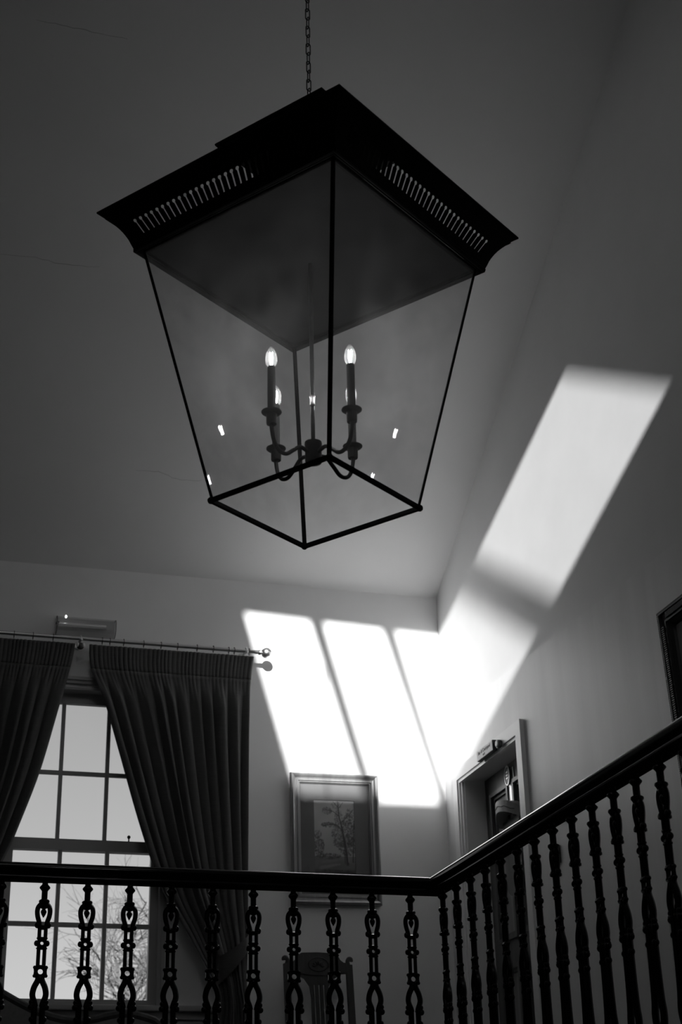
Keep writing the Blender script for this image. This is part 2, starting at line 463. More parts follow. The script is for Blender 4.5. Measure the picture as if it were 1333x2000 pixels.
# ------------------------------------------------------------------ door_1
d1 = struct_empty('door_1', (XR, 8.26, FL))
bm = BM()     # architrave, stepped
def arch_ring(bm, y0, y1, zt, w, x0, x1):
    plate(bm, [(y0, FL), (y0 + w, FL), (y0 + w, zt - w), (y1 - w, zt - w), (y1 - w, FL), (y1, FL), (y1, zt), (y0, zt)], [],
          lambda u, v: (x0, u, v), lambda u, v: (x1, u, v))
arch_ring(bm, 7.700, 8.800, 2.575, .072, XR - .030, XR + .001)
arch_ring(bm, 7.762, 8.738, 2.513, .030, XR - .022, XR + .001)
arch_ring(bm, 7.786, 8.714, 2.530, .028, XR - .012, XR + .06)
obj('architrave', bm, M['trim'], d1)
bm = BM()
plate(bm, [(7.829, FL), (7.829, 2.506), (8.689, 2.506), (8.689, FL), (8.675, FL), (8.675, 2.492), (7.843, 2.492), (7.843, FL)], [],
      lambda u, v: (XR + .001, u, v), lambda u, v: (XR + .18, u, v))
obj('door_lining', bm, M['trim'], d1)
LX = XR + .130                                # door leaf, panels sunk
ly0, ly1, lz0, lz1 = 7.846, 8.672, FL + .01, 2.490
pan = [(7.95, 8.215, 1.52, 2.37), (8.305, 8.57, 1.52, 2.37), (7.95, 8.215, .62, 1.36), (8.305, 8.57, .62, 1.36)]
bm = BM()
plate(bm, [(ly0, lz0), (ly1, lz0), (ly1, lz1), (ly0, lz1)], [[(a, c), (b, c), (b, d), (a, d)] for a, b, c, d in pan],
      lambda u, v: (LX, u, v), lambda u, v: (LX + .045, u, v))
leaf = obj('door_leaf', bm, M['doorwood'], d1)
for a, b, c, d in pan:
    bm = BM()
    plate(bm, [(a - .012, c - .012), (b + .012, c - .012), (b + .012, d + .012), (a - .012, d + .012)], [[(a + .012, c + .012), (b - .012, c + .012), (b - .012, d - .012), (a + .012, d - .012)]],
          lambda u, v: (LX - .014, u, v), lambda u, v: (LX + .012, u, v))
    plate(bm, [(a, c), (b, c), (b, d), (a, d)], [[(a + .03, c + .03), (b - .03, c + .03), (b - .03, d - .03), (a + .03, d - .03)]],
          lambda u, v: (LX + .004, u, v), lambda u, v: (LX + .02, u, v))
    obj('panel_moulding', bm, M['doorwood'], leaf)
    bm = BM(); box(bm, LX + .018, LX + .034, a, b, c, d); obj('door_panel', bm, M['doorpanel'], leaf)
bm = BM(); box(bm, LX - .006, LX, 8.205, 8.315, 1.98, 2.455, .002); obj('finger_plate', bm, M['plate'], leaf)
bm = BM(); lathe(bm, [(.036, 0), (.036, .010), (.030, .014)], (LX - .02, 8.262, 2.415), 20, 'X', 1.0, 1.55); num = obj('number_plate', bm, M['darkmetal'], leaf, smooth=True)
bm = BM(); torus(bm, (LX - .020, 8.262, 2.415), .036, .004, 'X', 24, 6)
for v in bm.verts: v.co.z = 2.415 + (v.co.z - 2.415) * 1.55
obj('plate_rim', bm, M['plate'], leaf, smooth=True)
bm = BM()
for dz in (-.018, 0, .018): box(bm, LX - .023, LX - .019, 8.248, 8.276, 2.413 + dz, 2.419 + dz)
obj('raised_bars', bm, M['chrome'], leaf)
# bow-fronted board fixed across the door, with a rounded foot
def bow(s): return .055 * (1 - (2 * s - 1) ** 2)
bm = BM(); n = 14; lo_, hi_ = [], []
for i in range(n + 1):
    s = i / n; y = 8.105 + .31 * s; x = LX - .028 - bow(s) * 1.2; zt = 2.205 + .055 * (1 - (2 * s - 1) ** 2); zb = zt - .066
    lo_.append((y, x, zb)); hi_.append((y, x, zt))
for i in range(n):
    (ya, xa, za), (yb, xb, zb2) = lo_[i], lo_[i + 1]; (_, _, zc), (_, _, zd) = hi_[i], hi_[i + 1]
    q = [bm.verts.new(v) for v in ((xa, ya, za), (xb, yb, zb2), (xb, yb, zd), (xa, ya, zc), (LX, ya, za), (LX, yb, zb2), (LX, yb, zd), (LX, ya, zc))]
    for f in ((0, 1, 2, 3), (3, 2, 6, 7), (0, 4, 5, 1)): bm.faces.new([q[j] for j in f])
    if i == 0: bm.faces.new((q[0], q[3], q[7], q[4]))
    if i == n - 1: bm.faces.new((q[1], q[5], q[6], q[2]))
bmesh.ops.remove_doubles(bm, verts=bm.verts, dist=.0002); obj('bowed_board', bm, M['doorpanel'], leaf)
bm = BM()     # carved line along the board
pts = [(hi_[i][1] - .001, hi_[i][0], hi_[i][2] - .036 + .004 * sin(i * 2.1)) for i in range(1, n)]
tube(bm, pts, .0022, 5); obj('carved_line', bm, M['ink'], leaf)
bm = BM(); out_ = [(8.14, 2.16), (8.14, 1.80)] + [(8.26 + .12 * cos(pi + pi * k / 10), 1.80 + .075 * sin(pi + pi * k / 10)) for k in range(1, 10)] + [(8.38, 1.80), (8.38, 2.16)]
plate(bm, out_, [], lambda u, v: (LX - .018, u, v), lambda u, v: (LX - .001, u, v)); obj('shield_board', bm, M['doorwood'], leaf)
bm = BM(); lathe(bm, [(.008, 0), (.008, .04)], (LX - .06, 7.90, 1.44), 10, 'X'); ball(bm, (LX - .072, 7.90, 1.44), .026); obj('door_knob', bm, M['darkmetal'], leaf, smooth=True)

# ------------------------------------------------------------------ exit sign box and sounder over the door
t_ = thing('sign_box', 'small white box sign with black lettering on the door head', 'sign', (XR - .03, 8.168, 2.496))
bm = BM(); box(bm, XR - .0575, XR - .030, 8.041, 8.294, 2.494, 2.556, .003); sb = obj('housing', bm, M['darkmetal'], t_)
bm = BM(); box(bm, XR - .060, XR - .0570, 8.043, 8.292, 2.496, 2.554, .001); obj('face_panel', bm, M['sign'], t_)
def text_mesh(name, s, size, mw, material, parent):
    cu = bpy.data.curves.new(name, 'FONT'); cu.body = s; cu.size = size; cu.align_x = 'CENTER'; cu.align_y = 'CENTER'; cu.extrude = .0004; cu.resolution_u = 3
    to = bpy.data.objects.new(name, cu); COL.objects.link(to)
    bpy.context.view_layer.update()
    me = bpy.data.meshes.new_from_object(to.evaluated_get(bpy.context.evaluated_depsgraph_get()))
    bpy.data.objects.remove(to); bpy.data.curves.remove(cu)
    bm = BM(); bm.from_mesh(me); bpy.data.meshes.remove(me); bmesh.ops.transform(bm, matrix=mw, verts=bm.verts)
    return obj(name, bm, material, parent)
def on_right(x, y, z): return Matrix(((0, 0, -1, x), (-1, 0, 0, y), (0, 1, 0, z), (0, 0, 0, 1)))
text_mesh('lettering', 'Bar & Courtyard', .0285, on_right(XR - .0605, 8.172, 2.534), M['ink'], t_)
text_mesh('lettering', 'exit', .022, on_right(XR - .0605, 8.178, 2.511), M['ink'], t_)
t_ = thing('round_sounder', 'small round white disc with a dark rim beside the box sign', 'alarm', (XR - .03, 7.985, 2.515))
bm = BM(); lathe(bm, [(.0235, 0), (.0235, .020), (.020, .024)], (XR - .054, 7.985, 2.515), 20, 'X'); obj('housing', bm, M['darkmetal'], t_, smooth=True)
bm = BM(); lathe(bm, [(.017, 0), (.0205, .004), (.0205, .008)], (XR - .059, 7.985, 2.515), 20, 'X'); obj('face_disc', bm, M['sign'], t_, smooth=True)

# light switch right of the door
t_ = thing('light_switch', 'dark square light switch plate on the wall right of the door', 'switch', (XR, 7.39, 1.755))
bm = BM(); box(bm, XR - .014, XR - .004, 7.347, 7.433, 1.710, 1.800, .003); obj('switch_plate', bm, M['darkmetal'], t_)
bm = BM(); box(bm, XR - .020, XR - .013, 7.380, 7.400, 1.740, 1.770, .002); obj('rocker', bm, M['darkmetal'], t_)

# ------------------------------------------------------------------ balustrade
bal = thing('balustrade', 'black iron balustrade with dark varnished handrail round the stairwell', 'balustrade', (2.2, 6.19, FL))
bm = BM()
half = [(.0, 1.284), (.030, 1.284), (.0335, 1.290), (.0335, 1.299), (.027, 1.305), (.031, 1.311), (.0365, 1.318), (.0385, 1.328), (.0375, 1.339), (.033, 1.347), (.024, 1.3505), (.0, 1.352)]
prof = [(-a, z) for a, z in half[::-1]][:-1] + half[:-1]
prof = prof[:] 
RY, RX = 6.1925, 2.2045
def rail_ring(kind, s):
    out = []
    for a, z in prof:
        if kind == 'L': out.append((s, RY - a, z))
        elif kind == 'C': out.append((RX + (-a), RY - a, z))
        else: out.append((RX - a, s, z))
    return out
rings = [rail_ring('L', XL + .01), rail_ring('L', -1.0), rail_ring('L', .6), rail_ring('C', 0), rail_ring('R', 4.5), rail_ring('R', 2), rail_ring('R', YN + .01)]
V = [[bm.verts.new(q) for q in r] for r in rings]
for a, b in zip(V, V[1:]):
    n = len(a)
    for k in range(n): bm.faces.new((a[k], a[(k + 1) % n], b[(k + 1) % n], b[k]))
bm.faces.new(V[0][::-1]); bm.faces.new(V[-1])
hr = obj('handrail', bm, M['rail'], bal, smooth=True, angle=50)
hr.data.materials.append(M['rail_under'])
for pl_ in hr.data.polygons:
    if pl_.normal.z < -.35: pl_.material_index = 1

def baluster_bm():
    bm = BM(); S = 7
    lathe(bm, [(.013, 1.290), (.013, 1.284), (.0105, 1.280), (.0115, 1.272), (.0150, 1.268), (.0204, 1.262), (.0204, 1.257), (.0150, 1.251), (.0115, 1.246), (.0115, 1.214)], (0, 0, 0), 12)
    lathe(bm, [(.0115, 1.216), (.0200, 1.211), (.0208, 1.205), (.0170, 1.199), (.012, 1.19)], (0, 0, 0), 12)
    ball(bm, (0, 0, 1.191), .0175, 10, 6, (1.15, .75, .75))
    for s in (-1, 1):
        tube(bm, catmull([(s * .011, 0, 1.197), (s * .0205, 0, 1.186), (s * .0243, 0, 1.171), (s * .0222, 0, 1.150), (s * .0160, 0, 1.130), (s * .0128, 0, 1.110)], 3), [.0095] * 16, S)
        ball(bm, (s * .0210, 0, 1.117), .0108, 9, 6, (1, 1.0, 1.15))
        tube(bm, [(s * .0117, 0, 1.112), (s * .0117, 0, 1.062)], .0076, S)
        ball(bm, (s * .0205, 0, 1.049), .0095, 9, 6, (1, 1.1, 1.2))
        tube(bm, [(s * .0113, 0, 1.040), (s * .0113, 0, .960)], .0076, S)
        for dz in (.0155, -.0155): ball(bm, (s * .0215, 0, .944 + dz), .0072, 8, 5, (1, 1.2, 1))
        tube(bm, [(s * .0205, 0, .961), (s * .0185, 0, .944), (s * .0205, 0, .927)], .0065, 6)
        P = catmull([(s * .004, 0, .928), (s * .0085, 0, .910), (s * .0195, 0, .888), (s * .0248, 0, .866), (s * .0235, 0, .850), (s * .0165, 0, .832), (s * .0125, 0, .815)], 3)
        tube(bm, P, [.0115] * len(P), S)
        ball(bm, (s * .0268, 0, .833), .0105, 9, 6); ball(bm, (s * .0285, 0, .815), .0123, 9, 6)
        tube(bm, [(s * .008, 0, .823), (s * .030, 0, .823)], .011, 6)
        P = catmull([(s * .0150, 0, .820), (s * .0155, 0, .76), (s * .0165, 0, .68), (s * .0205, 0, .61), (s * .0265, 0, .575), (s * .0240, 0, .545), (s * .0115, 0, .512)], 3)
        tube(bm, P, [.0115] * len(P), S)
        ball(bm, (s * .0225, 0, .771), .0118, 9, 6)
    lathe(bm, [(.003, 1.183), (.0105, 1.171), (.0115, 1.166), (.0075, 1.156), (.0008, 1.145)], (0, 0, 0), 8)
    lathe(bm, [(.012, 1.117), (.021, 1.113), (.021, 1.105), (.012, 1.101)], (0, 0, 0), 10)
    for z in (1.068, 1.030): lathe(bm, [(.015, z - .004), (.0212, z - .002), (.0212, z + .002), (.015, z + .004)], (0, 0, 0), 10, 'Z', 1.0, .62)
    torus(bm, (0, 0, 1.049), .0138, .0085, 'Y', 14, 6)
    torus(bm, (0, 0, .944), .0165, .0075, 'Y', 14, 6)
    for z in (.964, .924): box(bm, -.018, .018, -.008, .008, z - .004, z + .004, .002)
    ball(bm, (0, 0, .918), .0145, 10, 6, (1, .85, 1))
    lathe(bm, [(.008, .500), (.024, .505), (.024, .516), (.010, .522)], (0, 0, 0), 12)
    lathe(bm, [(.014, FL - .002), (.020, FL + .004), (.020, FL + .02), (.013, FL + .03), (.013, .505)], (0, 0, 0), 12)
    bmesh.ops.translate(bm, verts=bm.verts, vec=(0, 0, -FL))
    return bm
b0 = obj('baluster', baluster_bm(), M['iron'], bal, loc=(2.0925 - 2.2, 0, 0), smooth=True, angle=45)
X_ = 2.0925 - .1655
while X_ > XL + .1:
    place_copy(b0, (X_ - 2.2, 0, 0), 0, bal); X_ -= .1655
Y_ = 6.098
ys_right = []
while Y_ > YN + .1:
    place_copy(b0, (.002, Y_ - 6.19, 0), pi / 2, bal); Y_ -= .1637

# ------------------------------------------------------------------ curtain rod
rod = thing('curtain_rod', 'brushed steel curtain rod with ball finial above the sash window', 'curtain rod', (1.03, 8.88, 3.291))
RZ, RYY = 3.291, 8.88
bm = BM(); tube(bm, [(-.02, RYY, RZ), (2.085, RYY, RZ - .004)], .0115, 14); obj('pole', bm, M['chrome'], rod, smooth=True)
def finial(x, s):
    bm = BM()
    pr = [(.0115, -.075), (.0115, -.052), (.015, -.05), (.0155, -.036), (.010, -.034), (.0095, -.028)] + [(.034 * sin(a), -.034 * cos(a)) for a in [radians(d) for d in range(20, 180, 10)]] + [(.002, .0339)]
    lathe(bm, [(r, h * s) for r, h in pr], (x, RYY, RZ - .006), 24, 'X'); return bm
obj('finial', finial(2.134, 1), M['chrome'], rod, smooth=True, angle=60)
obj('finial', finial(-.07, -1), M['chrome'], rod, smooth=True, angle=60)
def bracket(x):
    bm = BM(); tube(bm, [(x, 9.0, RZ - .005), (x, RYY + .01, RZ - .005)], .008, 10)
    lathe(bm, [(.028, 0), (.028, -.006), (.012, -.010)], (x, 9.0, RZ - .005), 16, 'Y'); torus(bm, (x, RYY, RZ), .0155, .005, 'X', 14, 8)
    b = obj('bracket', bm, M['chrome'], rod, smooth=True)
    bm = BM(); ball(bm, (x, RYY - .022, RZ - .014), .0115, 8, 6); obj('bracket_screw', bm, M['white'], b, smooth=True)
    return b
for x in (.993, 2.005, .03): bracket(x)
bm = BM()
for s in (-1, 1): ball(bm, (.993 + s * .017, RYY - .012, RZ - .046), .012, 8, 6, (.8, .7, 1.3))
obj('cord_weight', bm, M['white'], rod, smooth=True)
bm = BM(); ball(bm, (.993, RYY - .006, RZ - .052), .022, 12, 8, (1, .7, 1)); obj('cord_boss', bm, M['darkmetal'], rod, smooth=True)
bm = BM(); torus(bm, (0, 0, -.005), .0185, .0022, 'X', 16, 6); tube(bm, [(0, 0, -.0235), (0, 0, -.032)], .002, 5)
ring_x = [.601, .712, .830, 1.122, 1.168, 1.251, 1.372, 1.478, 1.579, 1.699, 1.800, 1.896, 1.931, 2.024, .49, .37, .26, .15, .06]
rg = obj('ring', bm, M['darkmetal'], rod, loc=(ring_x[0] - 1.03, 0, 0), smooth=True)
for x in ring_x[1:]: place_copy(rg, (x - 1.03, 0, 0), 0, rod)

# ------------------------------------------------------------------ curtains
def folds(s, n, ph, seed):
    w = s + .010 * sin(9.1 * s + seed) + .007 * sin(23 * s + 2 * seed)
    a = abs(sin(pi * n * w + ph))
    return (a ** .85) * (.75 + .25 * sin(5 * s * pi + seed))
def curtain(name, label, tab_in, tab_out, side, seed, tie):
    t_ = thing(name, label, 'curtain', ((tab_in[0][1] + tab_out[0][1]) / 2, 8.88, FL), 'curtains at the sash window')
    ti, to = smooth_tab(tab_in), smooth_tab(tab_out)
    NF = 11.5
    def pt(s, z):
        xi, xo = interp(ti, z), interp(to, z); x = xi + (xo - xi) * s
        width = abs(xo - xi)
        hd = max(0., min(1., (3.112 - z) / .22)); hd = hd * hd * (3 - 2 * hd)
        amp = (.062 if width > .5 else .062 * (.55 + .45 * width / .5)) * hd
        pl = .007 * (1 - hd) * abs(sin(pi * 40 * (s + .004 * sin(40 * s + seed)))) * (1 + .4 * sin(31 * s + seed))
        y = 8.905 - amp * folds(s, NF, .4, seed) * (1 + .15 * sin(3 * z + 7 * s)) - pl
        if z < 1.62 and z > 1.1: y -= .02 * sin(pi * (1.62 - z) / .52)
        x += .006 * hd * sin(2 * pi * NF * s + 2.2 * z)
        return (x, y, z)
    def sheet(z0, z1, nz, ns):
        bm = BM(); g = [[bm.verts.new(pt(i / ns, z0 + (z1 - z0) * j / nz)) for i in range(ns + 1)] for j in range(nz + 1)]
        for j in range(nz):
            for i in range(ns): bm.faces.new((g[j][i], g[j][i + 1], g[j + 1][i + 1], g[j + 1][i]))
        return bm
    o = obj('heading_tape', sheet(3.263, 3.112, 10, 320), M['curtain'], t_, smooth=True, angle=180)
    o2 = obj('drape', sheet(3.112, .44, 110, 200), M['curtain'], t_, smooth=True, angle=180)
    for q in (o, o2):
        md = q.modifiers.new('thickness', 'SOLIDIFY'); md.thickness = .003; md.offset = -1
    bm = BM()                                 # stitched line under the heading
    tube(bm, [Vector(pt(i / 160, 3.112)) + Vector((0, -.0015, 0)) for i in range(161)], .0016, 4); obj('heading_seam', bm, M['curtain'], t_)
    # tieback: a stiff crescent in front of the gathered cloth
    bm = BM(); n = 16; F, K = [], []
    (xa, za0, za1), (xb, zb0, zb1) = tie
    for i in range(n + 1):
        s = i / n; x = xa + (xb - xa) * s; sg = s ** .8
        z0 = za0 + (zb0 - za0) * s - .015 * sin(pi * s); z1 = za1 + (zb1 - za1) * s - .012 * sin(pi * s)
        y = 8.845 - .055 * sin(pi * min(1, s * .95 + .05)) ** .6 + .06 * (1 - min(1, s * 6)) * 1.0
        if s > .93: y += (s - .93) * .9
        F.append([bm.verts.new((x, y - .006 * sin(pi * (k / 4)), z0 + (z1 - z0) * k / 4)) for k in range(5)])
        K.append([bm.verts.new((x, y + .006, z0 + (z1 - z0) * k / 4)) for k in range(5)])
    for i in range(n):
        for k in range(4):
            bm.faces.new((F[i][k], F[i + 1][k], F[i + 1][k + 1], F[i][k + 1])); bm.faces.new((K[i][k + 1], K[i + 1][k + 1], K[i + 1][k], K[i][k]))
        bm.faces.new((F[i][0], K[i][0], K[i + 1][0], F[i + 1][0])); bm.faces.new((F[i][4], F[i + 1][4], K[i + 1][4], K[i][4]))
    for q in (0, n):
        for k in range(4): bm.faces.new((F[q][k], F[q][k + 1], K[q][k + 1], K[q][k]))
    tb = obj('tieback', bm, M['curtain'], t_, smooth=True, angle=60)
    bm = BM(); lathe(bm, [(.006, 0), (.006, -.10)], (xa + .006 * side, 9.0, za1 + .012), 8, 'Y'); ball(bm, (xa + .006 * side, 8.90, za1 + .012), .013, 10, 8)
    lathe(bm, [(.018, 0), (.018, -.005), (.008, -.008)], (xa + .006 * side, 9.0, za1 + .012), 12, 'Y')
    obj('tieback_hook', bm, M['chrome'], t_, smooth=True)
    return t_
curtain('curtain', 'right-hand dark pleated curtain tied back beside the framed picture',
        [(3.263, 1.050), (3.118, 1.066), (2.892, 1.150), (2.602, 1.246), (2.215, 1.372), (1.926, 1.478), (1.75, 1.562), (1.588, 1.668), (1.40, 1.775), (1.31, 1.828), (1.20, 1.845), (1.0, 1.83), (.44, 1.80)],
        [(3.263, 2.058), (3.114, 2.040), (2.87, 2.025), (2.50, 2.016), (1.95, 2.013), (1.6, 2.018), (1.40, 2.012), (1.28, 2.015), (1.09, 2.045), (.44, 2.08)],
        1, 1.3, ((2.026, 1.505, 1.580), (1.832, 1.285, 1.440)))
curtain('curtain', 'left-hand dark pleated curtain cut off by the picture edge',
        [(3.263, .966), (3.131, .947), (2.874, .889), (2.471, .803), (2.126, .697), (2.009, .655), (1.80, .560), (1.588, .430), (1.40, .32), (1.31, .27), (1.20, .25), (1.0, .26), (.44, .29)],
        [(3.263, .03), (3.114, .045), (2.87, .06), (2.50, .068), (1.95, .07), (1.6, .07), (1.40, .076), (1.28, .072), (1.09, .04), (.44, .01)],
        -1, 4.1, ((.060, 1.505, 1.580), (.262, 1.285, 1.440)))

# ------------------------------------------------------------------ bulkhead light over the rod
t_ = thing('bulkhead_light', 'clear plastic bulkhead light with a tube above the curtain rod', 'lamp', (1.03, 9.0, 3.393))
bm = BM(); box(bm, .850, 1.208, 8.985, 9.0, 3.336, 3.452, .003); obj('back_tray', bm, M['windowpaint'], t_)
lens_prof = [(8.986, 3.340), (8.955, 3.338), (8.925, 3.350), (8.915, 3.372), (8.915, 3.416), (8.925, 3.438), (8.955, 3.450), (8.986, 3.448)]
bm = BM(); A = [bm.verts.new((.852, y, z)) for y, z in lens_prof]; Bv = [bm.verts.new((1.206, y, z)) for y, z in lens_prof]
for k in range(len(A) - 1): bm.faces.new((A[k], A[k + 1], Bv[k + 1], Bv[k]))
bm.faces.new(A[::-1]); bm.faces.new(Bv); obj('lens', bm, M['diffuser'], t_)
for x in (.852, 1.206):
    bm = BM(); tube(bm, [(x, y, z) for y, z in lens_prof], .0022, 6); obj('end_rim', bm, M['darkmetal'], t_)
bm = BM(); tube(bm, [(.862, 8.950, 3.398), (1.15, 8.950, 3.398)], .012, 12); obj('tube', bm, M['reflector'], t_, smooth=True)
bm = BM(); ball(bm, (.860, 8.950, 3.402), .014, 8, 6); obj('tube_socket', bm, M['darkmetal'], t_, smooth=True)
bm = BM(); ball(bm, (.903, 8.918, 3.437), .0062, 8, 6, (1, .6, 1.5)); obj('indicator', bm, M['led'], t_, smooth=True)

# ------------------------------------------------------------------ pictures
def frame_mesh(w, h, prof):
    """mitred frame lying in x-z, facing -y; prof = (inset from outer edge, y)"""
    bm = BM(); R = []
    for ins, y in prof:
        a, b = w / 2 - ins, h / 2 - ins
        R.append([bm.verts.new(q) for q in ((-a, y, -b), (a, y, -b), (a, y, b), (-a, y, b))])
    for i in range(len(R) - 1):
        for k in range(4): bm.faces.new((R[i][k], R[i][(k + 1) % 4], R[i + 1][(k + 1) % 4], R[i + 1][k]))
    return bm
t_ = thing('framed_picture', 'pale gilt framed landscape with a tall bare tree, by the curtain', 'picture', (2.577, 8.979, 2.175))
t_.rotation_euler = (radians(1.6), radians(-.75), 0)
pic = t_
w_, h_ = .551, .781
obj('frame', frame_mesh(w_, h_, [(0, .004), (0, -.022), (.004, -.030), (.012, -.034), (.020, -.030), (.030, -.021), (.036, -.020), (.040, -.026), (.046, -.026), (.050, -.018), (.054, -.018), (.057, -.012), (.062, -.006), (.062, .004)]), M['frame_gilt'], pic, loc=(0, 0, 0))
bm = BM(); iw, ih = w_ / 2 - .060, h_ / 2 - .060
px0, px1, pz0, pz1 = -.128, .124, -.225, .232
plate(bm, [(-iw, -ih), (iw, -ih), (iw, ih), (-iw, ih)], [[(px0, pz0), (px1, pz0), (px1, pz1), (px0, pz1)]], lambda u, v: (u, -.002, v), lambda u, v: (u, .002, v))
obj('mount', bm, M['mat'], pic, loc=(0, 0, 0))
# the print itself: a tree by a path, painted cell by cell
NX, NZ = 110, 196
img = [[0.0] * NX for _ in range(NZ)]
rng = random.Random(11)
def vnoise(x, y, s):
    def h(i, j):
        r = sin(i * 127.1 + j * 311.7 + s * 74.7) * 43758.5453; return r - math.floor(r)
    i, j = math.floor(x), math.floor(y); fx, fy = x - i, y - j; fx, fy = fx * fx * (3 - 2 * fx), fy * fy * (3 - 2 * fy)
    return (h(i, j) * (1 - fx) + h(i + 1, j) * fx) * (1 - fy) + (h(i, j + 1) * (1 - fx) + h(i + 1, j + 1) * fx) * fy
for j in range(NZ):
    v = j / NZ                                # 0 at the bottom
    for i in range(NX):
        u = i / NX
        sky = .40 + .10 * vnoise(u * 4, v * 6, 1) - .12 * max(0, .7 - v)
        if v < .27: sky = .16 + .06 * vnoise(u * 6, v * 30, 2) - .06 * (.27 - v) / .27
        if v < .10: sky *= .7
        img[j][i] = sky
def dab(u, v, ru, rv, val, al):
    for j in range(max(0, int((v - rv) * NZ)), min(NZ, int((v + rv) * NZ) + 1)):
        for i in range(max(0, int((u - ru) * NX)), min(NX, int((u + ru) * NX) + 1)):
            d = ((i / NX - u) / ru) ** 2 + ((j / NZ - v) / rv) ** 2
            if d < 1: img[j][i] += (val - img[j][i]) * al * (1 - d)
def cloud(u, v, ru, rv, n, val, al, sz=.022):
    for _ in range(n):
        a, r = rng.uniform(0, 2 * pi), sqrt(rng.random()); dab(u + ru * r * cos(a), v + rv * r * sin(a), sz * rng.uniform(.6, 1.4), sz * .6 * rng.uniform(.6, 1.4), val * rng.uniform(.6, 1.4), al)
def stroke(pts, w0, w1, val, al=.9):
    n = 60
    for k in range(n):
        s = k / (n - 1) * (len(pts) - 1); i = min(int(s), len(pts) - 2); f = s - i
        u = pts[i][0] * (1 - f) + pts[i + 1][0] * f; v = pts[i][1] * (1 - f) + pts[i + 1][1] * f; w = w0 + (w1 - w0) * k / n
        dab(u, v, w, max(w * .6, .006), val, al)
cloud(.84, .60, .18, .22, 420, .07, .5); cloud(.80, .42, .22, .14, 260, .06, .55); cloud(.12, .40, .13, .12, 170, .07, .5); cloud(.10, .55, .10, .05, 60, .12, .4)
cloud(.36, .675, .17, .03, 90, .08, .5); cloud(.33, .855, .12, .045, 80, .12, .4); cloud(.88, .83, .10, .06, 70, .14, .4); cloud(.56, .93, .12, .05, 50, .16, .35)
cloud(.55, .57, .12, .10, 130, .09, .4); cloud(.60, .44, .14, .06, 90, .09, .45); cloud(.35, .27, .30, .035, 130, .06, .5); cloud(.60, .76, .10, .12, 130, .09, .35)
stroke([(.80, .17), (.76, .40), (.70, .60), (.62, .78), (.59, .98)], .045, .014, .045)
stroke([(.74, .18), (.73, .40), (.70, .55)], .016, .010, .05); stroke([(.83, .20), (.81, .34), (.77, .48), (.72, .58)], .016, .010, .30, .7); stroke([(.93, .2), (.95, .45), (.97, .7)], .02, .012, .05)
stroke([(.70, .60), (.55, .68), (.30, .67)], .016, .006, .06); stroke([(.63, .78), (.48, .85), (.30, .87)], .014, .005, .08); stroke([(.66, .70), (.85, .80), (.97, .88)], .014, .005, .08)
stroke([(.60, .88), (.72, .97)], .008, .004, .10); stroke([(.60, .90), (.48, .98)], .008, .004, .10)
stroke([(.15, .12), (.45, .155), (.62, .17)], .05, .02, .22, .4); stroke([(.20, .20), (.55, .215)], .03, .02, .2, .4); cloud(.5, .04, .5, .05, 160, .04, .5, .04)
bm = BM(); g = [[bm.verts.new((px0 - .004 + (px1 - px0 + .008) * i / NX, .003, pz0 - .004 + (pz1 - pz0 + .008) * j / NZ)) for i in range(NX + 1)] for j in range(NZ + 1)]
for j in range(NZ):
    for i in range(NX): bm.faces.new((g[j][i], g[j][i + 1], g[j + 1][i + 1], g[j + 1][i]))
pr = obj('landscape_print', bm, M['print'], pic, loc=(0, 0, 0))
ca = pr.data.color_attributes.new('paint', 'FLOAT_COLOR', 'POINT')
buf = []
for j in range(NZ + 1):
    for i in range(NX + 1):
        c = max(.02, img[min(j, NZ - 1)][min(i, NX - 1)]); buf += [c, c, c, 1]
ca.data.foreach_set('color', buf)
bm = BM()                                     # old glass, not quite flat
GN = 14; g = [[bm.verts.new((-iw + 2 * iw * i / GN, -.0055 + .00035 * sin(i * 1.9 + j * .6) + .0003 * sin(j * 1.3 - i * .4), -ih + 2 * ih * j / GN)) for i in range(GN + 1)] for j in range(GN + 1)]
for j in range(GN):
    for i in range(GN): bm.faces.new((g[j][i], g[j][i + 1], g[j + 1][i + 1], g[j + 1][i]))
obj('glazing', bm, M['picture_glass'], pic, loc=(0, 0, 0), smooth=True, angle=180)

t_ = thing('framed_picture', 'large dark ripple-framed picture on the right wall, cut off by the picture edge', 'picture', (XR - .032, 5.450, 1.995))
p2 = t_; p2.rotation_euler = (radians(2.0), 0, radians(-90)); p2.rotation_mode = 'XYZ'
w2_, h2_ = .90, 1.02
obj('frame', frame_mesh(w2_, h2_, [(0, .006), (0, -.040), (.004, -.046), (.012, -.046), (.015, -.034), (.044, -.030), (.047, -.038), (.056, -.038), (.059, -.028), (.074, -.014), (.079, -.004), (.079, .006)]), M['frame_dark'], p2, loc=(0, 0, 0))
bm = BM()
def rib(bm, cx, cz, dx, dz): box(bm, cx - dx, cx + dx, -.044, -.032, cz - dz, cz + dz)
n = 92
for k in range(n):
    z = -h2_ / 2 + .07 + (h2_ - .14) * (k + .5) / n
    for s in (-1, 1): rib(bm, s * (w2_ / 2 - .0295), z, .0125, (h2_ - .14) / n * .28)
n = 80
for k in range(n):
    x = -w2_ / 2 + .07 + (w2_ - .14) * (k + .5) / n
    for s in (-1, 1): rib(bm, x, s * (h2_ / 2 - .0295), (w2_ - .14) / n * .28, .0125)
rm = obj('ripple_moulding', bm, M['frame_dark'], p2, loc=(0, 0, 0)); rm['kind'] = 'stuff'
bm = BM(); n = 110
for k in range(n):
    z = -h2_ / 2 + h2_ * (k + .5) / n; x = -w2_ / 2 + w2_ * (k + .5) / n
    for s in (-1, 1):
        ball(bm, (s * (w2_ / 2 - .001), -.043, z), .005, 5, 4); ball(bm, (x, -.043, s * (h2_ / 2 - .001)), .005, 5, 4)
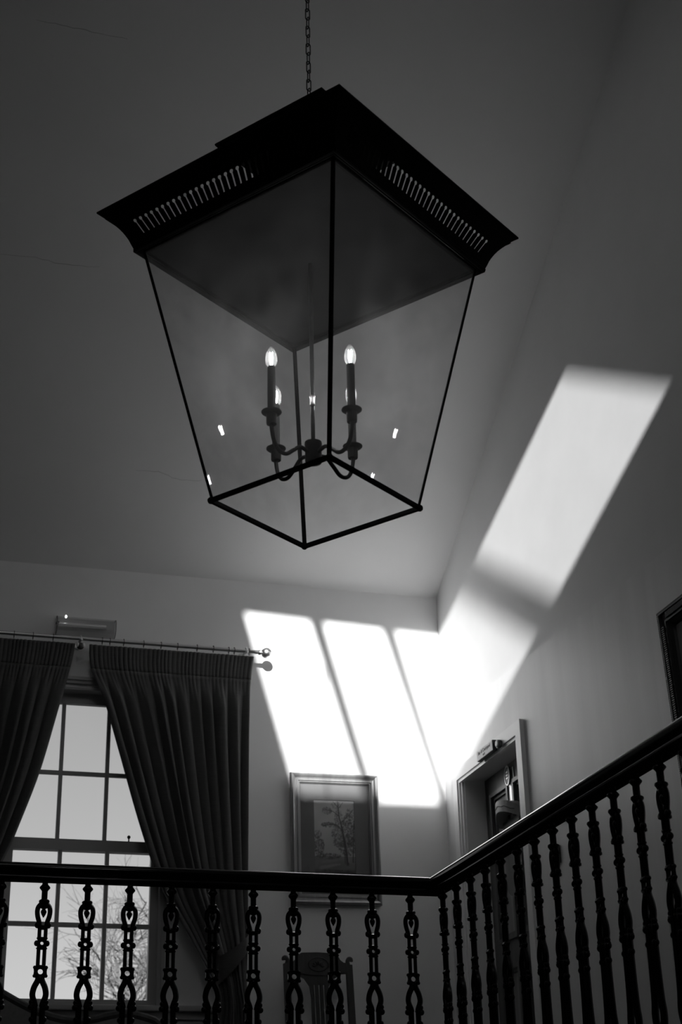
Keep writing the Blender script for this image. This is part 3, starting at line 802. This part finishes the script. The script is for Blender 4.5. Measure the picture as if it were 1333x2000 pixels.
be = obj('beaded_edge', bm, M['frame_dark'], p2, loc=(0, 0, 0)); be['kind'] = 'stuff'
bm = BM(); box(bm, -w2_ / 2 + .077, w2_ / 2 - .077, -.002, .004, -h2_ / 2 + .077, h2_ / 2 - .077); obj('picture_with_glare', bm, M['canvas_glare'], p2, loc=(0, 0, 0))

# ------------------------------------------------------------------ carved chair under the picture
ch = thing('carved_chair', 'dark oak high-back chair with shell-carved crest below the landscape', 'chair', (2.412, 8.50, FL))
cx_ = 2.412; yb_ = 8.76
def lean(z): return yb_ + (z - 1.0) * .13
for s in (-1, 1):
    bm = BM(); P = [(cx_ + s * (.165 + .02 * (z < 1.3) * 0 + .012 * (1.45 - z) * .0 + .018), lean(z), z) for z in (.87, 1.1, 1.3, 1.415)]
    vv = []
    for x, y, z in P: vv.append([bm.verts.new((x + a * .017, y + b * .016, z)) for a, b in ((-1, -1), (1, -1), (1, 1), (-1, 1))])
    for a, b in zip(vv, vv[1:]):
        for k in range(4): bm.faces.new((a[k], a[(k + 1) % 4], b[(k + 1) % 4], b[k]))
    bm.faces.new(vv[0][::-1]); bm.faces.new(vv[-1])
    tube(bm, catmull([(cx_ + s * .183, lean(1.41), 1.405), (cx_ + s * .176, lean(1.43), 1.432), (cx_ + s * .186, lean(1.45), 1.450), (cx_ + s * .197, lean(1.45), 1.446), (cx_ + s * .197, lean(1.44), 1.436)], 3), .0125, 8)
    obj('back_post', bm, M['oak'], ch)
bm = BM()
crest = [(-.172, 1.365), (-.10, 1.360), (-.05, 1.352), (.05, 1.352), (.10, 1.360), (.172, 1.365), (.172, 1.425), (.150, 1.425), (.130, 1.440), (.118, 1.464), (.095, 1.477), (0, 1.481), (-.095, 1.477), (-.118, 1.464), (-.130, 1.440), (-.150, 1.425), (-.172, 1.425)]
plate(bm, [(u, z) for u, z in crest], [], lambda u, v: (cx_ + u, lean(v) - .014, v), lambda u, v: (cx_ + u, lean(v) + .012, v))
cre = obj('crest_rail', bm, M['oak'], ch)
bm = BM(); torus(bm, (cx_, 0, 0), 1, .05, 'Y', 28, 6)
for v in bm.verts:
    u, w = v.co.x - cx_, v.co.z; v.co = Vector((cx_ + u * .058, lean(1.413 + w * .038) - .016 + v.co.y * .06, 1.413 + w * .038))
for k in range(7):
    a = radians(12 + 26 * k); rm_ = Matrix.Rotation(pi / 2 - a, 3, 'Y')
    for v in bmesh.ops.create_uvsphere(bm, u_segments=8, v_segments=5, radius=.0125)['verts']:
        v.co = rm_ @ Vector((v.co.x * .42, v.co.y * .4, v.co.z)) + Vector((cx_ + .026 * cos(a), lean(1.41) - .016, 1.398 + .022 * sin(a)))
obj('carved_shell', bm, M['oak'], cre, smooth=True)
bm = BM()      # splat with slits
outl = [(-.048, .90), (-.048, 1.23), (-.056, 1.29), (-.085, 1.333), (-.13, 1.352), (-.13, 1.366), (.13, 1.366), (.13, 1.352), (.085, 1.333), (.056, 1.29), (.048, 1.23), (.048, .90)]
slits = [[(x - .004, .95), (x + .004, .95), (x + .004, 1.30), (x - .004, 1.30)] for x in (-.027, 0, .027)]
plate(bm, outl, slits, lambda u, v: (cx_ + u, lean(v) - .008, v), lambda u, v: (cx_ + u, lean(v) + .006, v)); obj('splat', bm, M['oak'], ch)
bm = BM(); box(bm, cx_ - .20, cx_ + .20, 8.32, 8.755, .845, .885, .01); obj('seat', bm, M['oak'], ch)
for sx in (-1, 1):
    for y in (8.35, 8.735):
        bm = BM(); box(bm, cx_ + sx * .175 - .02, cx_ + sx * .175 + .02, y - .02, y + .02, FL, .85, .004); obj('leg', bm, M['oak'], ch)
    bm = BM(); box(bm, cx_ + sx * .175 - .012, cx_ + sx * .175 + .012, 8.36, 8.73, .56, .59); obj('stretcher', bm, M['oak'], ch)

# ------------------------------------------------------------------ settee under the window
se = thing('settee', 'dark wooden settee with humped show-wood back under the window', 'settee', (.35, 8.30, FL))
def top_line(x):
    d = x - .35
    return 1.028 + .255 * math.exp(-(d / .40) ** 2) * 1.0 + (.060 * math.exp(-((abs(d) - .93) / .17) ** 2)) - .30 * max(0, abs(d) - 1.08) ** 1.2 * 3
xs = [.35 + 1.20 * (k / 40 - .5) * 2 for k in range(41)]
top = [(x, 8.50, top_line(x)) for x in xs]
bm = BM(); tube(bm, top, [.026] * len(top), 10); obj('top_rail', bm, M['oak'], se, smooth=True)
bm = BM()
poly = [(x, z - .018) for x, _, z in top]
plate(bm, [(xs[0], .88)] + poly + [(xs[-1], .88)], [], lambda u, v: (u, 8.478 - .02 * 0, v), lambda u, v: (u, 8.522, v)); obj('back_cushion', bm, M['upholstery'], se)
bm = BM(); box(bm, xs[0], xs[-1], 7.92, 8.48, .70, .86, .04); obj('seat_cushion', bm, M['upholstery'], se)
bm = BM(); box(bm, xs[0], xs[-1], 7.93, 8.52, .66, .70, .008); obj('seat_rail', bm, M['oak'], se)
for x in (xs[0] + .04, .35, xs[-1] - .04):
    for y in (7.97, 8.48):
        bm = BM(); lathe(bm, [(.014, FL), (.022, FL + .05), (.030, FL + .16), (.026, .67)], (x, y, 0), 10); obj('leg', bm, M['oak'], se, smooth=True)
for s, x in ((-1, xs[0] - .01), (1, xs[-1] + .01)):
    bm = BM(); tube(bm, catmull([(x, 8.47, .93), (x, 8.25, .97), (x, 8.03, .95), (x, 7.96, .90), (x, 7.99, .80), (x, 7.97, .68)], 4), .024, 8); obj('arm', bm, M['oak'], se, smooth=True)

# ------------------------------------------------------------------ radiator on the right wall
ra = thing('radiator', 'pale column radiator seen through the balusters on the right', 'radiator', (3.24, 5.6, FL))
y = 6.345; k = 0
while y > 4.6:
    bm = BM()
    pr = [(y - .105, .55), (y, .55), (y, 1.170)] + [(y - .026 + .026 * cos(a), 1.170 + .026 * sin(a)) for a in (radians(30), radians(60), radians(90))] + [(y - .079 - .026 * sin(a), 1.170 + .026 * cos(a)) for a in (0, radians(30), radians(60), radians(90))]
    plate(bm, pr, [], lambda u, v: (3.166, u, v), lambda u, v: (3.270, u, v))
    obj('column', bm, M['radiator'], ra); y -= .231; k += 1
    if y > 4.6:
        bm = BM(); box(bm, 3.176, 3.250, y + .001, y + .125, .58, 1.166, .008); obj('web', bm, M['radiator'], ra)
bm = BM(); box(bm, 3.18, 3.25, 6.24, 6.32, FL, .56, .008); obj('foot', bm, M['radiator'], ra)
bm = BM(); box(bm, 3.18, 3.25, 4.85, 4.93, FL, .56, .008); obj('foot', bm, M['radiator'], ra)

# ------------------------------------------------------------------ the lantern
LC = Vector((1.0539, 3.7912, 0)); U = Vector((-.5977, .8017, 0)); W = Vector((.8017, .5977, 0))
lan = thing('hanging_lantern', 'large black glazed hall lantern hanging on a long chain', 'lantern', (LC.x, LC.y, 1.85))
def LP(a, b, z): return LC + U * a + W * b + Vector((0, 0, z))
ZB, ZT = 1.850, 2.653; HB, HT = .2065, .3560
corner = [(-1, -1), (1, -1), (1, 1), (-1, 1)]
def bar3(bm, a, b, w, d=None):
    a, b = Vector(a), Vector(b); t = (b - a).normalized(); r = Vector((0, 0, 1)) if abs(t.z) < .8 else U
    s = t.cross(r).normalized(); q = s.cross(t).normalized(); d = d or w
    vs = [bm.verts.new(p + s * i * w / 2 + q * j * d / 2) for p in (a, b) for i, j in ((-1, -1), (1, -1), (1, 1), (-1, 1))]
    for f in ((3, 2, 1, 0), (4, 5, 6, 7), (0, 1, 5, 4), (1, 2, 6, 5), (2, 3, 7, 6), (3, 0, 4, 7)): bm.faces.new([vs[i] for i in f])
for a, b in corner:
    bm = BM()                                 # angle iron: two thin legs meeting at the arris
    for dx_, dy_ in ((.0092, .0018), (.0018, .0092)):
        lo = [LP(a * HB + i * dx_ * -a, b * HB + j * dy_ * -b, ZB) for i, j in ((0, 0), (1, 0), (1, 1), (0, 1))]
        hi = [LP(a * HT + i * dx_ * -a, b * HT + j * dy_ * -b, ZT + .006) for i, j in ((0, 0), (1, 0), (1, 1), (0, 1))]
        v8 = [bm.verts.new(q) for q in lo + hi]
        for f in ((3, 2, 1, 0), (4, 5, 6, 7), (0, 1, 5, 4), (1, 2, 6, 5), (2, 3, 7, 6), (3, 0, 4, 7)): bm.faces.new([v8[i] for i in f])
    obj('corner_bar', bm, M['tin'], lan)
for i in range(4):
    (a, b), (c, d) = corner[i], corner[(i + 1) % 4]
    bm = BM(); bar3(bm, LP(a * HB, b * HB, ZB), LP(c * HB, d * HB, ZB), .0105, .0115); ball(bm, LP(a * HB, b * HB, ZB), .010, 8, 6); obj('bottom_bar', bm, M['tin'], lan)
    bm = BM(); bar3(bm, LP(a * .349, b * .349, ZT - .001), LP(c * .349, d * .349, ZT - .001), .004, .011); obj('top_bar', bm, M['tin'], lan)
    bm = BM(); f = .995
    bm.faces.new([bm.verts.new(q) for q in (LP(a * HB * f, b * HB * f, ZB), LP(c * HB * f, d * HB * f, ZB), LP(c * HT * f, d * HT * f, ZT), LP(a * HT * f, b * HT * f, ZT))])
    obj('glass_pane', bm, M['lantern_glass'], lan)
# roof: flat plate over the glass, tapering drum, lid
bm = BM(); vs = [[bm.verts.new(LP(a * h, b * h, z)) for a, b in corner] for h, z in ((.352, ZT + .004), (.352, ZT + .010), (.10, ZT + .05), (.09, 3.045))]
bm.faces.new(vs[0][::-1]); bm.faces.new(vs[-1])
for p, q in zip(vs, vs[1:]):
    for k in range(4): bm.faces.new((p[k], p[(k + 1) % 4], q[(k + 1) % 4], q[k]))
obj('roof', bm, M['tin_in'], lan)
bm = BM(); vs = [[bm.verts.new(LP(a * h, b * h, z)) for a, b in corner] for h, z in ((.165, 3.040), (.200, 3.046), (.2085, 3.058), (.2085, 3.064), (.19, 3.070))]
bm.faces.new(vs[0][::-1]); bm.faces.new(vs[-1])
for p, q in zip(vs, vs[1:]):
    for k in range(4): bm.faces.new((p[k], p[(k + 1) % 4], q[(k + 1) % 4], q[k]))
obj('lid', bm, M['tin'], lan)
# flaring pierced gallery on each side
GP = [(.3650, 2.650), (.3735, 2.658), (.3790, 2.672), (.3850, 2.690), (.3945, 2.7105), (.4085, 2.7325), (.4235, 2.7500), (.4370, 2.7610)]
GL = [0.0]
for (h0, z0), (h1, z1) in zip(GP, GP[1:]): GL.append(GL[-1] + hypot(h1 - h0, z1 - z0))
def gal(v):
    for i in range(len(GL) - 1):
        if v <= GL[i + 1] or i == len(GL) - 2:
            f = (v - GL[i]) / (GL[i + 1] - GL[i]); return GP[i][0] + (GP[i + 1][0] - GP[i][0]) * f, GP[i][1] + (GP[i + 1][1] - GP[i][1]) * f
NS = 32; PITCH_S = .0217
def side_dir(i):
    (a, b), (c, d) = corner[i], corner[(i + 1) % 4]
    mid = (U * (a + c) + W * (b + d)) / 2; al = (U * (c - a) + W * (d - b)) / 2
    return mid, al
def keyhole(u0, vb, vt):
    r, w = .0061, .0029; vc = vt - r; pts = [(u0 - w, vb), (u0 + w, vb)]
    a0 = math.asin(w / r)
    pts.append((u0 + w, vc - r * cos(a0)))
    for k in range(1, 10): 
        a = -pi / 2 + a0 + (2 * pi - 2 * a0) * k / 10; pts.append((u0 + r * cos(a), vc + r * sin(a)))
    pts.append((u0 - w, vc - r * cos(a0))); return pts
VMAX = GL[-1]; VB, VT = .046, .0975
for i in range(4):
    mid, al = side_dir(i); bm = BM()
    def f3(u, v, off=0.0):
        h, z = gal(v); h += off
        return LC + mid * h + al * (u * h / .36) + Vector((0, 0, z))
    def fr(u, v): return f3(u, v, 0)
    def bk(u, v): return f3(u, v, -.0025)
    edges = [-.36] + [(k - NS / 2) * PITCH_S * .36 / .40 for k in range(NS + 1)] + [.36]
    p = PITCH_S * .36 / .40
    for k in range(len(edges) - 1):
        u0, u1 = edges[k], edges[k + 1]
        nv = 9; out_ = [(u0, VMAX * j / nv) for j in range(nv, -1, -1)] + [(u1, VMAX * j / nv) for j in range(nv + 1)]
        out_ = out_[::-1]
        holes = [] if k in (0, len(edges) - 2) else [keyhole((u0 + u1) / 2, VB, VT)]
        plate(bm, out_, holes, fr, bk)
    bmesh.ops.remove_doubles(bm, verts=bm.verts, dist=.00002)
    obj('pierced_gallery', bm, M['tin'], lan)
    bm = BM(); L0 = [(.433, 2.757), (.4365, 2.7645), (.4500, 2.776), (.4545, 2.779), (.4545, 2.784), (.449, 2.786), (.432, 2.766)]
    A = [bm.verts.new(LC + mid * h - al * h + Vector((0, 0, z))) for h, z in L0]; Bv = [bm.verts.new(LC + mid * h + al * h + Vector((0, 0, z))) for h, z in L0]
    for k in range(len(A)): bm.faces.new((A[k], A[(k + 1) % len(A)], Bv[(k + 1) % len(A)], Bv[k]))
    bm.faces.new(A[::-1]); bm.faces.new(Bv)
    obj('gallery_rim', bm, M['tin'], lan)
    bm = BM(); tube(bm, [LC + mid * .372 - al * .372 + Vector((0, 0, 2.656)), LC + mid * .372 + al * .372 + Vector((0, 0, 2.656))], .0065, 8); obj('bead', bm, M['tin'], lan)
# candle cluster
CC = Vector((1.0539, 3.8112, 0)); A0_ = radians(28)
bm = BM(); tube(bm, [CC + Vector((0, 0, 2.045)), CC + Vector((0, 0, ZT + .01))], .0060, 10); obj('stem', bm, M['arm'], lan, smooth=True)
bm = BM(); lathe(bm, [(.0062, 2.170), (.0085, 2.174), (.0070, 2.180), (.0070, 2.196), (.0085, 2.202), (.0062, 2.206)], CC, 14); obj('stem_collar', bm, M['chrome'], lan, smooth=True)
bm = BM(); lathe(bm, [(.012, 1.984), (.0225, 1.988), (.0240, 1.994), (.0235, 2.040), (.0250, 2.046), (.0245, 2.053), (.008, 2.057)], CC, 22); obj('hub', bm, M['arm'], lan, smooth=True)
bulbs = []
for k in range(4):
    a = A0_ + k * pi / 2; D = Vector((cos(a), sin(a), 0))
    def AP(r, z): return CC + D * r + Vector((0, 0, z))
    bm = BM(); tube(bm, catmull([AP(.018, 2.016), AP(.050, 2.022), AP(.078, 2.002), AP(.105, 1.982), AP(.132, 1.986), AP(.150, 2.010), AP(.158, 2.045), AP(.158, 2.058)], 5), .0060, 10)
    arm = obj('arm', bm, M['arm'], lan, smooth=True)
    c0 = CC + D * .158
    bm = BM(); lathe(bm, [(.006, 2.056), (.0140, 2.056), (.0148, 2.060), (.0150, 2.084), (.0155, 2.088)], c0, 18); obj('socket_cup', bm, M['arm'], arm, smooth=True)
    bm = BM(); lathe(bm, [(.010, 2.086), (.022, 2.088), (.0285, 2.093), (.0290, 2.0955), (.020, 2.093), (.010, 2.091)], c0, 24); obj('drip_pan', bm, M['arm'], arm, smooth=True)
    bm = BM(); lathe(bm, [(.0115, 2.090), (.0115, 2.236), (.0105, 2.239)], c0, 18); obj('candle_sleeve', bm, M['candle'], arm, smooth=True)
    bm = BM(); bp = [(.0085, 2.238), (.0125, 2.244), (.0162, 2.254), (.0173, 2.264), (.0160, 2.277), (.0120, 2.290), (.0065, 2.301), (.0010, 2.307)]
    pts = catmull([(r, z, 0) for r, z in bp], 3); lathe(bm, [(max(p.x, .0005), p.y) for p in pts], c0, 20)
    bulb = obj('bulb', bm, M['bulb'], lan, smooth=True, angle=80); bulbs.append(bulb)
    bm = BM()
    for q in range(4):
        b = q * pi / 2 + .4; tube(bm, [c0 + Vector((.0030 * cos(b), .0030 * sin(b), 2.249)), c0 + Vector((.0048 * cos(b), .0048 * sin(b), 2.285))], .0011, 6)
    obj('filament', bm, M['filament'], bulb)
# chain: links alternate a quarter turn
lh, lw, lr = .0232, .0070, .0021
path = []
for k in range(9): path.append((lw * cos(pi * k / 8), 0, lh - lw + lw * sin(pi * k / 8)))
for k in range(9): path.append((-lw * cos(pi * k / 8), 0, -(lh - lw) - lw * sin(pi * k / 8)))
zc = 3.100; n = 0
bm = BM(); tube(bm, path, lr, 6, closed=True)
lk0 = obj('chain_link', bm, M['iron'], lan, loc=(0, 0, zc - 1.85), smooth=True, angle=180); lk0.rotation_euler = (0, 0, .25)
pitch = 2 * (lh - lr * 1.1) - .0055
while zc + pitch < RIDGE_Z - .05:
    zc += pitch; n += 1
    place_copy(lk0, (0, 0, zc - 1.85), .25 + (pi / 2 if n % 2 else 0) + .12 * sin(n * 1.7), lan)
bm = BM(); torus(bm, (LC.x, LC.y, 3.082), .012, .0035, 'Y', 14, 6); lathe(bm, [(.02, 3.064), (.02, 3.070), (.006, 3.074)], LC, 14); obj('lid_ring', bm, M['iron'], lan, smooth=True)
bm = BM(); lathe(bm, [(.05, RIDGE_Z - .012), (.05, RIDGE_Z + .02)], LC, 16); torus(bm, (LC.x, LC.y, RIDGE_Z - .028), .017, .004, 'Y', 14, 6); obj('ceiling_hook', bm, M['iron'], lan)

# ------------------------------------------------------------------ bare tree outside
tr = thing('bare_tree', 'bare winter tree outside the sash window', 'tree', (6.3, 30, HALL - .1))
rt = random.Random(5)
tb_ = BM(); tw = BM()
def grow(p, d, L, r, lvl):
    n = 4; pts = [p.copy()]; q = p.copy(); dd = d.copy()
    for k in range(n):
        dd = (dd + Vector((rt.gauss(0, .16), rt.gauss(0, .16), rt.gauss(.03, .12)))).normalized(); q = q + dd * L / n; pts.append(q.copy())
    tube(tb_ if lvl < 2 else tw, pts, [r * (1 - .45 * k / n) for k in range(n + 1)], 7 if lvl < 2 else 3, cap=lvl < 2)
    if lvl >= 5: return
    for k in range((4, 6, 6, 6, 5)[lvl]):
        f = rt.uniform(.35, 1.0); i = min(int(f * n), n - 1); b = pts[i].lerp(pts[i + 1], f * n - i)
        ax = Vector((rt.gauss(0, 1), rt.gauss(0, 1), rt.gauss(0, 1))).normalized()
        nd = (dd + (ax - dd * ax.dot(dd)).normalized() * rt.uniform(.5, 1.15)).normalized()
        grow(b, nd, L * rt.uniform(.5, .72), r * rt.uniform(.42, .6), lvl + 1)
grow(Vector((6.3, 30, HALL - .1)), Vector((-.06, 0, 1)), 4.15, .17, 0)
obj('trunk', tb_, M['bark'], tr)
o = obj('twigs', tw, M['bark'], tr); o['kind'] = 'stuff'
